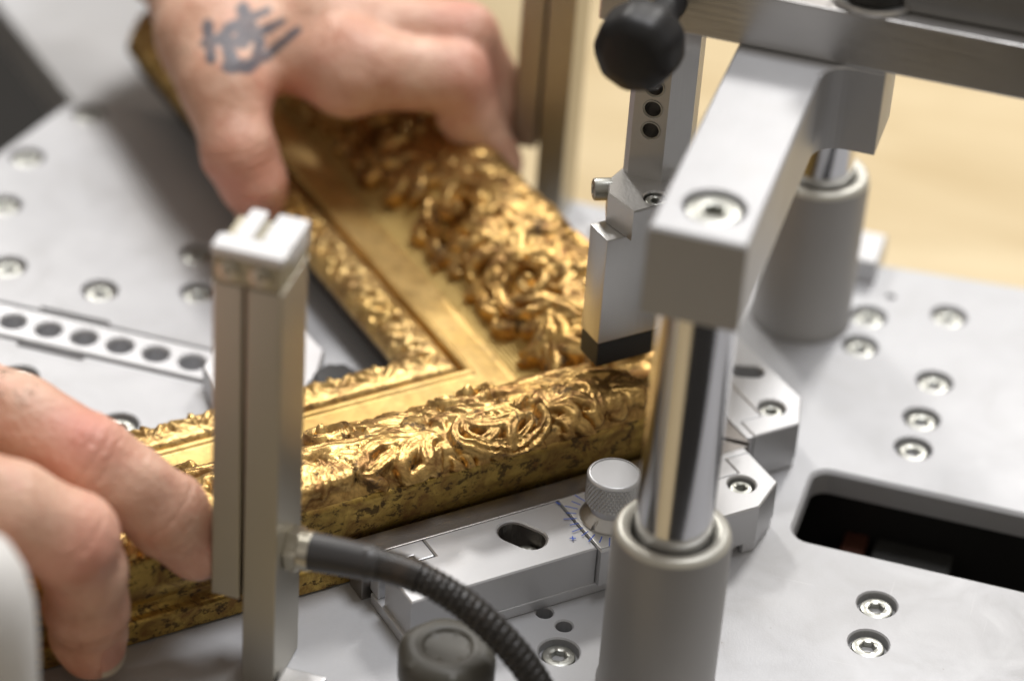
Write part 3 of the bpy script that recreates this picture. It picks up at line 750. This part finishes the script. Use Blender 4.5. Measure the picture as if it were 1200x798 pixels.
def fine(Sg, Tg, a):
    return a * (vnoise(Sg * .9 + 40, Tg * .9 + 9) - .5) + a * .6 * np.abs(vnoise(Sg * 1.9, Tg * 1.7 + 33) - .5) * 2
PTS = rs.rand(64, 64, 2)
def worley(x, y):
    xi = np.floor(x).astype(int); yi = np.floor(y).astype(int); b1 = np.full(x.shape, 9.0)
    for dx in (-1, 0, 1):
        for dy in (-1, 0, 1):
            p = PTS[(xi + dx) % 64, (yi + dy) % 64]
            b1 = np.minimum(b1, np.hypot(xi + dx + p[..., 0] - x, yi + dy + p[..., 1] - y))
    return b1
def d_orn(Sg, Tg, front):
    wx = vnoise(Sg * .22 + (0 if front else 17), Tg * .22) - .5; wy = vnoise(Sg * .22 + 51, Tg * .22 + 8) - .5
    w2 = vnoise(Sg * .8 + 5, Tg * .8) - .5
    h = relief(Sg + wx * 1.5 + w2 * .25, Tg + wy * 1.2 + w2 * .2)
    k = np.clip(h / 1.5, .12, 1)
    sw = .9 * np.clip((vnoise(Sg * .16 + 3, Tg * .2) - .25) * 2.2, 0, 1) * np.clip((17 - Tg) / 4, 0, 1) * np.clip((Tg - 2) / 3, 0, 1)
    h = np.maximum(h, sw) + .35 * sw
    h = h * (1 - .08 * np.exp(-((Tg - 12) / 5.5) ** 4))
    h = h * (1 + .10 * wx) + k * (.16 * (worley(Sg * .45 + wx * 2, Tg * .5) - .45) + .07 * (worley(Sg * 1.1, Tg * 1.2 + wy) - .45)) + fine(Sg, Tg, .10) * k
    return h + .05 - .9 * np.clip((Tg - 20) / 3, 0, 1) * (1 - np.clip(h / .9, 0, 1))
def d_sight(Sg, Tg, front):
    h = np.zeros_like(Sg)
    t = Tg - 9.2
    ph = (Sg + 100) / 6.2 * 2 * math.pi
    h += 1.5 * np.clip(np.sin(ph + .9 * t * np.sign(np.sin(ph / 2))), 0, 1) ** .7 * np.exp(-(t / 4.0) ** 4)
    h += .9 * np.clip(np.sin(ph * .5 - .8 * t), 0, 1) * np.exp(-((t - 1) / 3.4) ** 4)
    h += 1.2 * (vnoise(Sg * .45, Tg * .6 + 5) - .5) * np.exp(-(t / 4.6) ** 6)
    return np.clip(h, 0, 2) * .8 * np.clip((Tg - 4.6) / 1.6, 0, 1) + fine(Sg, Tg, .14)
def d_side(Sg, Tg, front): return .18 * (vnoise(Sg * .08, Tg * .6) - .5) + .10 * (vnoise(Sg * .5, Tg * 1.2) - .5)
def d_small(Sg, Tg, front): return .10 * (vnoise(Sg * .2, Tg * .3) - .5) + .05 * (vnoise(Sg * 1.1, Tg) - .5)

cbase = (64.16 - 0.0 + .0, YM, 0)
pf = thing('picture_frame', 'ornate gold picture frame corner with carved scrolls held by two hands', 'picture frame', (40, YM, 0))
pb_ = (40, YM, 0)
LFAR = 294
for front in (True, False):
    L = 330 if front else LFAR
    rail = grid_obj('frame_rail', strip_mesh(front, dense(PBACK, 2), L, 6), 'backing', pf, False, pb_, 30)
    if front: rail['label'] = 'front rail seen from its speckled outer side'
    else: rail['label'] = 'left rail seen from above with hatched panel'
    grid_obj('side_panel', strip_mesh(front, dense(PSIDE, .5), L, 1.0, d_side), 'g_side_a', rail, True, pb_, 40)
    Lo = L
    end = [p for p in PSIDE[1:]] + PORN[2:] + PHATCH[-6:] + PBAND[1:] + PSIGHT + PBACK[1:4]
    eb = bmesh.new(); eb.faces.new([eb.verts.new(rail_xyz(front, w, z, L - 2 * w - .05)) for w, z in end]); bmesh.ops.triangulate(eb, faces=eb.faces)
    sub('end_grain', eb, 'backing', rail)
    grid_obj('carved_ornament', strip_mesh(front, dense(PORN, .38 if front else .45), Lo, (.36 if front else .48), d_orn), 'g_carve', rail, True, pb_, 70)
    grid_obj('hatched_panel', strip_mesh(front, dense(PHATCH, .8), L, 2.5), 'g_hatch', rail, True, pb_, 50)
    grid_obj('flat_band', strip_mesh(front, dense(PBAND, .35), L, 1.2, d_small), 'g_flat', rail, True, pb_, 40)
    grid_obj('sight_edge', strip_mesh(front, dense(PSIGHT, .4), L, .5, d_sight), 'g_sight', rail, True, pb_, 70)

# ------------------------------------------------------------------ hands (one continuous surface each, from a blended distance field)
def rcone(P, p0, p1, r0, r1):
    d = p1 - p0; L2 = d @ d; k = np.clip(((P - p0) @ d) / L2, 0, 1)
    return np.linalg.norm(P - p0 - k[..., None] * d, axis=-1) - (r0 + (r1 - r0) * k)
def smin(a, b_, k):
    h = np.clip(.5 + .5 * (b_ - a) / k, 0, 1); return b_ * (1 - h) + a * h - k * h * (1 - h)

def surface_nets(D, org, h):
    ins = D < 0
    n = np.array(D.shape) - 1
    acc = np.zeros((*n, 3)); cnt = np.zeros(n)
    corners = [(i, j, k) for i in (0, 1) for j in (0, 1) for k in (0, 1)]
    sl = lambda c: tuple(slice(c[a], c[a] + n[a]) for a in range(3))
    for c in corners:
        for ax in range(3):
            if c[ax]: continue
            e = list(c); e[ax] = 1
            a, b_ = D[sl(c)], D[sl(e)]; x = (a < 0) != (b_ < 0)
            t = np.where(x, a / np.where(x, a - b_, 1), 0)
            for d in range(3): acc[..., d] += x * (c[d] + (t if d == ax else 0))
            cnt += x
    act = cnt > 0; vid = -np.ones(n, int); vid[act] = np.arange(act.sum())
    ii = np.argwhere(act); co = (ii + acc[act] / cnt[act][:, None]) * h + org
    quads = []
    for ax in range(3):
        o1, o2 = [a for a in range(3) if a != ax]
        a = [slice(None)] * 3; b_ = [slice(None)] * 3; a[ax] = slice(0, -1); b_[ax] = slice(1, None)
        s0, s1 = ins[tuple(a)], ins[tuple(b_)]; x = np.argwhere(s0 != s1)
        x = x[(x[:, o1] > 0) & (x[:, o2] > 0) & (x[:, o1] < n[o1]) & (x[:, o2] < n[o2])]
        def at(d1, d2):
            y = x.copy(); y[:, o1] -= d1; y[:, o2] -= d2; return vid[y[:, 0], y[:, 1], y[:, 2]]
        quads.append(np.stack([at(0, 0), at(1, 0), at(1, 1), at(0, 1)], -1))
    q = np.concatenate(quads); return co, q[(q >= 0).all(1)]

def build_hand(name, parent, palm, fingers, h, creases=(), red=(), inks=None, inkdir=None, crop=None, kp=5.5):
    """palm: cones blended widely; fingers: lists of (point, radius)"""
    allp = [np.array(p, float) for c in palm for p in (c[0], c[1])] + [np.array(p, float) for f in fingers for p, r_ in f]
    lo = np.min(allp, 0) - 30; hi = np.max(allp, 0) + 30
    if crop: lo = np.maximum(lo, crop[0]); hi = np.minimum(hi, crop[1])
    ax = [np.arange(lo[i], hi[i], h) for i in range(3)]
    P = np.stack(np.meshgrid(*ax, indexing='ij'), -1)
    d = None
    for p0, p1, r0, r1 in palm:
        c = rcone(P, np.array(p0, float), np.array(p1, float), r0, r1); d = c if d is None else smin(d, c, kp)
    out = d.copy()
    for f in fingers:
        fd = None
        for (p0, r0), (p1, r1) in zip(f, f[1:]):
            c = rcone(P, np.array(p0, float), np.array(p1, float), r0, r1); fd = c if fd is None else smin(fd, c, 2.2)
        out = np.minimum(out, smin(fd, d, 6.0))
    out = out + .22 * (np.sin(P[..., 0] * .31 + 1.3 * np.sin(P[..., 1] * .23)) * np.sin(P[..., 2] * .27 + P[..., 1] * .19))
    co, q = surface_nets(out, np.array([a[0] for a in ax]), h)
    # light relaxation
    for it in range(3):
        s = np.zeros_like(co); c = np.zeros(len(co))
        for i in range(4):
            a, b_ = q[:, i], q[:, (i + 1) % 4]
            np.add.at(s, a, co[b_]); np.add.at(c, a, 1); np.add.at(s, b_, co[a]); np.add.at(c, b_, 1)
        co = co * .5 + .5 * s / c[:, None]
    # split every face in four, then press in the knuckle creases and skin lines
    e = np.sort(np.concatenate([q[:, [i, (i + 1) % 4]] for i in range(4)]), 1)
    ue, inv = np.unique(e, axis=0, return_inverse=True); inv = inv.reshape(4, -1)
    nv, ne = len(co), len(ue)
    m_ = nv + inv; cf = nv + ne + np.arange(len(q))
    mid = co[ue].mean(1); cen = co[q].mean(1)
    q = np.concatenate([np.stack([q[:, i], m_[i], cf, m_[(i + 3) % 4]], 1) for i in range(4)]); co = np.concatenate([co, mid, cen])
    for it in range(2):
        s = np.zeros_like(co); c = np.zeros(len(co))
        for i in range(4):
            a, b_ = q[:, i], q[:, (i + 1) % 4]
            np.add.at(s, a, co[b_]); np.add.at(c, a, 1); np.add.at(s, b_, co[a]); np.add.at(c, b_, 1)
        co = co * .5 + .5 * s / c[:, None]
    fn = np.cross(co[q[:, 2]] - co[q[:, 0]], co[q[:, 3]] - co[q[:, 1]]); vn = np.zeros_like(co)
    for i in range(4): np.add.at(vn, q[:, i], fn)
    vn /= np.linalg.norm(vn, axis=1)[:, None] + 1e-9
    if (vn * (co - co.mean(0))).sum() < 0: vn = -vn
    dz = .07 * (vnoise(co[:, 0] * 1.1 + co[:, 2] * .5, co[:, 1] * 1.1 + co[:, 2] * .6) - .5) + .10 * (vnoise(co[:, 0] * .45 + co[:, 2] * .2 + 9, co[:, 1] * .45 + co[:, 2] * .3) - .5)
    for p, axv, reach, amp, wid in creases:
        p = np.array(p, float); axv = np.array(axv, float); axv /= np.linalg.norm(axv); rel = co - p
        u = rel @ axv + .9 * (vnoise(co[:, 0] * .35 + co[:, 2] * .25 + p[0] * 7, co[:, 1] * .35) - .5)
        dz -= amp * np.exp(-(u / wid) ** 2) * np.exp(-(np.linalg.norm(rel, axis=1) / reach) ** 4) * (.55 + .9 * vnoise(co[:, 0] * .3, co[:, 1] * .3 + co[:, 2] * .3))
    co = co + vn * dz[:, None]
    base = np.array(parent.matrix_world.translation) / S
    me = bpy.data.meshes.new(name); me.from_pydata(((co - base) * S).tolist(), [], q.tolist()); me.update()
    rd = np.zeros(len(co))
    for p, r_, a in red: rd = np.maximum(rd, a * np.exp(-(np.linalg.norm(co - np.array(p), axis=1) / r_) ** 2))
    at = me.attributes.new('red', 'FLOAT', 'POINT'); at.data.foreach_set('value', rd.astype(np.float32))
    ik = np.zeros(len(co))
    if inks:
        dv = np.array(inkdir); pr = lambda x: x - np.outer(x @ dv, dv) if x.ndim > 1 else x - (x @ dv) * dv
        c2 = pr(co); best = np.full(len(co), 1e9)
        for pts, w0, w1 in inks:
            n_ = len(pts) - 1
            for i in range(n_):
                a, b_ = pr(np.array(pts[i])), pr(np.array(pts[i + 1])); e = b_ - a; k = np.clip(((c2 - a) @ e) / (e @ e), 0, 1)
                best = np.minimum(best, np.linalg.norm(c2 - a - k[:, None] * e, axis=1) - (w0 + (w1 - w0) * (i + k) / n_))
        best = best - .12 + .5 * (vnoise(co[:, 0] * .55 + 4, co[:, 1] * .5 + co[:, 2] * .4) - .5)
        ik = np.clip((.55 - best) / 1.1, 0, 1) * (.88 + .24 * vnoise(co[:, 0] * .3, co[:, 1] * .3 + co[:, 2] * .2)) * (co[:, 2] > 42)
        ik = np.clip(ik, 0, 1)
    at = me.attributes.new('ink', 'FLOAT', 'POINT'); at.data.foreach_set('value', ik.astype(np.float32))
    me.materials.append(M['skin'])
    me.polygons.foreach_set('use_smooth', [True] * len(me.polygons))
    o = bpy.data.objects.new(name, me); COL.objects.link(o); o.parent = parent
    bm = bmesh.new(); bm.from_mesh(me); bmesh.ops.recalc_face_normals(bm, faces=bm.faces); bm.to_mesh(me); bm.free()
    return o

person = thing('person', 'person with two bare hands pressing the gold frame rails, tattoo on one hand', 'person', (-120, -60, 60))

# the far hand: thumb on the inner lip, fingers over the outer edge of the left rail
lh_palm = [
    ((-124.4, 82.0, 51.0), (-58.9, 33.9, 50.0), 13.3, 11.2), ((-112.1, 108.6, 51.0), (-69.1, 48.3, 53.0), 15.3, 12.2),
    ((-124.4, 82.0, 51.0), (-81.4, 64.7, 53.0), 14.3, 12.2), ((-112.1, 108.6, 51.0), (-97.7, 81.9, 49.0), 14.3, 11.2),
    ((-124.4, 82.0, 51.0), (-100.6, 40.6, 48.3), 15.3, 13.3), ((-100.6, 40.6, 48.3), (-88.6, 24.1, 44.5), 13.3, 11.2),
    ((-97.7, 43.1, 49.0), (-63.0, 34.9, 49.0), 12.2, 9.2), ((-124.4, 82.0, 51.0), (-177.6, 147.6, 53.0), 19.4, 24.5),
    ((-112.1, 108.6, 51.0), (-167.3, 168.0, 53.0), 18.4, 24.5),
    ((-112, 82, 61), (-60, 35.5, 58.0), 4.2, 3.6), ((-112, 90, 62), (-70.5, 49, 61.5), 4.2, 3.8), ((-108, 97, 61), (-83, 65, 61), 4.0, 3.6),
    ((-60, 35, 56), (-54, 33, 55), 7.6, 7.4), ((-70, 48, 58.5), (-64, 46.5, 58), 7.8, 7.4), ((-100, 48, 58), (-90, 26, 50.5), 4.4, 4.4)]
lh_f = [
    [((-97.6, 36.5, 48.3), 12.5), ((-88.5, 21.1, 44.5), 10.8), ((-80.4, 10.2, 33.6), 9.8), ((-76.0, 9.7, 25.0), 8.9), ((-74.6, 10.6, 20.5), 7.0)],
    [((-56.9, 32.9, 51.0), 11), ((-32.0, 44.0, 49.2), 9.2), ((-28.5, 46.4, 37), 8.0), ((-20.5, 51.0, 20.0), 7.0)],
    [((-68.1, 46.3, 54.0), 11), ((-33.9, 55.5, 54.0), 9.8), ((-26.5, 63.0, 35.5), 8.6), ((-25.0, 63.0, 21.0), 7.2)],
    [((-81.4, 62.7, 53.0), 10.5), ((-49.7, 70.8, 52.0), 9.4), ((-40.2, 75.6, 35.5), 8.2), ((-38.0, 76.5, 21.8), 7)],
    [((-97.7, 79.9, 49.0), 9.5), ((-68.8, 91.2, 47.5), 8.2), ((-57.3, 91.8, 35.5), 7.2), ((-53.0, 91.5, 23.2), 6.2)]]
inks = [([[-86.8, 2.9, 73.5], [-85.4, 0.8, 69.9], [-84.1, -1.4, 66.4]], 1.5, 1.2), ([[-86.4, 0.2, 69.5], [-83.9, 1.6, 70.6], [-81.6, 2.9, 71.6]], 1.2, 1.6), ([[-82.3, 2.7, 71.6], [-80.2, 1.0, 68.4], [-78.0, -0.9, 65.0]], 1.5, 1.8), ([[-81.2, 4.1, 73.1], [-77.1, 6.6, 75.2], [-72.5, 9.7, 77.8]], 1.7, 0.9), ([[-79.2, 2.5, 70.1], [-74.2, 5.3, 72.3], [-68.3, 9.1, 75.5]], 1.7, 0.9), ([[-79.0, 8.0, 77.7], [-77.1, 6.1, 74.4], [-77.2, 3.5, 70.8]], 1.7, 2.1), ([[-75.8, 6.2, 74.2], [-72.8, 4.5, 70.7], [-72.5, 2.6, 67.9]], 1.4, 1.6), ([[-79.0, -0.9, 65.3], [-74.6, 0.2, 65.4], [-69.5, 3.8, 68.6], [-63.9, 9.1, 74.0]], 2.0, 0.9)]      # brush strokes: points, start and end half-width
vd = Vector((-76.0, 5.0, 72.0)) - Vector((161.12, -637.68, 455.42)); vd.normalize()
lh = build_hand('hand', person, lh_palm, lh_f, 1.0,
    creases=[((-80.4 + .5 * i, 10.2 - .3 * i, 33.6 - 2.0 * i), (.3, -.1, -1), 12, .4, .5) for i in (-1, 0, 1)] + [((-30 + 1.5 * i, 44.5, 49 - 1.5 * i), (.6, .4, -.6), 12, .35, .5) for i in (-1, 0, 1)],
    red=[((-78, 6, 29), 12, .9), ((-74.6, 6, 22), 8, .8), ((-26, 45, 50), 11, .8), ((-34, 55, 58), 11, .7), ((-59, 29, 57), 12, .35), ((-72, 21, 43), 10, .6)],
    inks=inks, inkdir=tuple(vd), crop=((-190, -40, 0), (60, 190, 130)))
lh['label'] = 'far hand with a dark blue tattoo on its back'

# the near hand: fingers arched over the front rail, tips against its outer face
rh_palm = [
    ((-123, -184, 70), (-90, -156, 62), 15, 11.5), ((-110, -205, 70), (-76, -186, 63), 15, 11.5), ((-110, -216, 70), (-78, -209, 62), 14, 11), ((-112, -224, 68), (-90, -229, 58), 13, 10),
    ((-90, -156, 62), (-76, -186, 63), 11, 11), ((-123, -184, 70), (-190, -214, 85), 20, 25), ((-110, -218, 70), (-180, -240, 85), 18, 25)]
rh_f = [
    [((-89, -151, 61), 11.2), ((-70, -151, 59), 9.8), ((-53.5, -152.6, 54.2), 9.8), ((-44, -151, 48), 8.9), ((-36.5, -148.8, 41), 8.9), ((-31.2, -145.0, 30.5), 7.4)],
    [((-76, -185, 64), 11.2), ((-60, -178, 58), 9.7), ((-48.8, -172.6, 48.5), 10.0), ((-47.6, -169, 37), 9.0), ((-48.3, -166.4, 25.5), 9.0), ((-49.4, -163.6, 15), 8.2), ((-49.8, -162.4, 9.6), 6.8)],
    [((-78, -209, 62), 10.8), ((-61, -200, 50), 9.4), ((-59, -190.5, 28), 8.4), ((-61, -186, 11), 7)],
    [((-90, -230, 56), 9.6), ((-80, -222, 46), 8.2), ((-78, -213, 28), 7.4), ((-79, -206, 14), 6.2)]]
cr = []
for p, a, n_ in (((-53.5, -152.6, 54.2), (.85, .05, -.45), 5), ((-36.5, -148.8, 41), (.5, .25, -.85), 4), ((-48.8, -172.6, 48.5), (.45, .3, -.85), 5), ((-48.3, -166.4, 25.5), (-.05, .15, -1), 4)):
    av = np.array(a) / np.linalg.norm(a)
    for i in range(n_):
        cr.append((np.array(p) + av * (i - (n_ - 1) / 2) * 1.7, av + rs.randn(3) * .10, 10.5, .34, .42))
rh = build_hand('hand', person, rh_palm, rh_f, .8, creases=cr,
    red=[((-53, -154, 62), 9, 1.0), ((-38, -150, 46), 9, .45), ((-31, -146, 33), 9, .8), ((-44, -175, 50), 9, .85), ((-47, -169, 27), 9, .4), ((-49, -166, 12), 9, .75), ((-48, -175, 40), 8, .4)],
    crop=((-190, -270, 2), (0, -120, 120)))
rh['label'] = 'near hand with fingers arched over the front rail'

def nail(part, tip, axis, out, r, wid, ln, col='nail'):
    """curved plate lying on the back of a finger end"""
    a = Vector(axis).normalized(); o_ = Vector(out); o_ = (o_ - a * o_.dot(a)).normalized(); s_ = a.cross(o_); tip = Vector(tip)
    def patch(u0, u1, grow, lift):
        bm = bmesh.new(); rows = []
        nu, nv = 12, 14
        for i in range(nu + 1):
            u = u0 + (u1 - u0) * i / nu; row = []
            for j in range(nv + 1):
                v = -1 + 2 * j / nv; th = v * wid * (1 - .22 * max(0, .35 - u) ** 1.2 * 2)
                row.append(bm.verts.new(tip + a * (ln * (u - .55) + (.10 * ln * (1 - v * v) * (u - .4))) + (o_ * math.cos(th) + s_ * math.sin(th)) * (r + lift - .9 * max(0, u - .55) ** 2)))
            rows.append(row)
        for p, q in zip(rows, rows[1:]):
            for j in range(nv): bm.faces.new((p[j], p[j + 1], q[j + 1], q[j]))
        bmesh.ops.solidify(bm, geom=bm.faces[:], thickness=.35); return bm
    n_ = sub('nail', patch(0, .84, 0, .15), col, part, 60)
    sub('nail_edge', patch(.85, 1.08, 0, .2), 'nailtip', part, 60)
nail(rh, (-49.1, -164.1, 14.6), (-.06, .22, -1), (1, -.12, 0), 8.1, .72, 9.5)
nail(rh, (-32.4, -146.0, 33.5), (.42, .30, -.85), (.9, .1, .4), 7.6, .75, 9.0)
nail(lh, (-74.8, 9.6, 22.2), (.05, .35, -1), (.25, -1, -.2), 7.6, .95, 10.5)
# a few short hairs on the near fingers
hb = bmesh.new()
for i in range(34):
    t = rnd.random(); p = Vector((-84, -152, 71.0)).lerp(Vector((-66, -153, 68.4)), t) + Vector((rnd.uniform(-2, 2), rnd.uniform(-5, 4), 0))
    q = p + Vector((rnd.uniform(1.5, 3.5), rnd.uniform(-2.2, .5), rnd.uniform(-.5, .3)))
    tube([p, p.lerp(q, .5) + Vector((0, 0, .35)), q], .05, 4, hb)
hr_ = sub('finger_hair', hb, 'hair', rh); hr_['kind'] = 'stuff'

# ------------------------------------------------------------------ light: workshop lamps overhead, dim room all round
def lamp(name, pos, target, size, power, col):
    l = bpy.data.lights.new(name, 'AREA'); l.shape = 'DISK'; l.size = size * S; l.energy = power; l.color = col
    o = bpy.data.objects.new(name, l); COL.objects.link(o); o.location = Vector(pos) * S
    o.rotation_euler = (Vector(target) - Vector(pos)).to_track_quat('-Z', 'Y').to_euler(); return o
lamp('ceiling_lamp', (-850, 1150, 1280), (0, -40, 0), 240, 12, (1, .97, .93))
lamp('ceiling_lamp', (260, 1320, 1250), (0, -40, 0), 300, 12, (1, .97, .93))
lamp('ceiling_lamp', (230, 330, 1900), (0, -40, 0), 600, 23, (.98, .98, 1))

w = bpy.data.worlds.new('World'); SC.world = w; w.use_nodes = True
nt = w.node_tree; bg = nt.nodes['Background']
tc = nt.nodes.new('ShaderNodeTexCoord'); sx = nt.nodes.new('ShaderNodeSeparateXYZ'); nt.links.new(tc.outputs['Generated'], sx.inputs[0])
rp = nt.nodes.new('ShaderNodeValToRGB'); e = rp.color_ramp.elements
mr = nt.nodes.new('ShaderNodeMapRange'); mr.inputs['From Min'].default_value = -1; mr.inputs['From Max'].default_value = 1; nt.links.new(sx.outputs['Z'], mr.inputs[0]); nt.links.new(mr.outputs[0], rp.inputs[0])
for p, c in ((.42, (.12, .10, .075)), (.50, (.26, .24, .215)), (.62, (.30, .29, .28)), (.85, (.42, .42, .43))):
    q = e.new(p); q.color = (*c, 1)
e.remove(e[0]); e.remove(e[-1])
# darker and lighter things standing about the room
mp_ = nt.nodes.new('ShaderNodeMapping'); mp_.inputs['Scale'].default_value = (5.2, 5.2, .4); nt.links.new(tc.outputs['Generated'], mp_.inputs[0])
nz = nt.nodes.new('ShaderNodeTexNoise'); nz.inputs['Scale'].default_value = 1.5; nz.inputs['Detail'].default_value = 2; nt.links.new(mp_.outputs[0], nz.inputs['Vector'])
r2 = nt.nodes.new('ShaderNodeValToRGB'); e2 = r2.color_ramp.elements
e2[0].position = .36; e2[0].color = (.06, .07, .10, 1); e2[1].position = .64; e2[1].color = (2.0, 1.75, 1.4, 1)
q = e2.new(.5); q.color = (.8, .72, .6, 1); nt.links.new(nz.outputs['Fac'], r2.inputs[0])
mx = nt.nodes.new('ShaderNodeMix'); mx.data_type = 'RGBA'; mx.blend_type = 'MULTIPLY'; mx.inputs[0].default_value = .8
nt.links.new(rp.outputs[0], mx.inputs[6]); nt.links.new(r2.outputs[0], mx.inputs[7]); nt.links.new(mx.outputs[2], bg.inputs[0]); bg.inputs[1].default_value = 1.0

# ------------------------------------------------------------------ camera
cam = bpy.data.cameras.new('camera'); co = bpy.data.objects.new('camera', cam); COL.objects.link(co)
pitch, az, roll = math.radians(34.7), math.radians(14.18), math.radians(4.24)
fh = Vector((-math.sin(az), math.cos(az), 0)); f = fh * math.cos(pitch) + Vector((0, 0, -math.sin(pitch)))
r = Vector((math.cos(az), math.sin(az), 0)); u = r.cross(f)
rr = r * math.cos(roll) + u * math.sin(roll); uu = -r * math.sin(roll) + u * math.cos(roll)
mw = Matrix((rr, uu, -f)).transposed().to_4x4(); mw.translation = -f * .8
co.matrix_world = mw
cam.lens = 3585 / 1200 * 36; cam.sensor_width = 36; cam.sensor_fit = 'HORIZONTAL'
cam.clip_start = .02; cam.clip_end = 50
cam.dof.use_dof = True; cam.dof.focus_distance = .708; cam.dof.aperture_fstop = 6.0
SC.camera = co
SC.view_settings.view_transform = 'Standard'; SC.view_settings.look = 'None'; SC.view_settings.gamma = 1; SC.view_settings.exposure = .04
SC.cycles.max_bounces = 8; SC.cycles.use_denoising = True
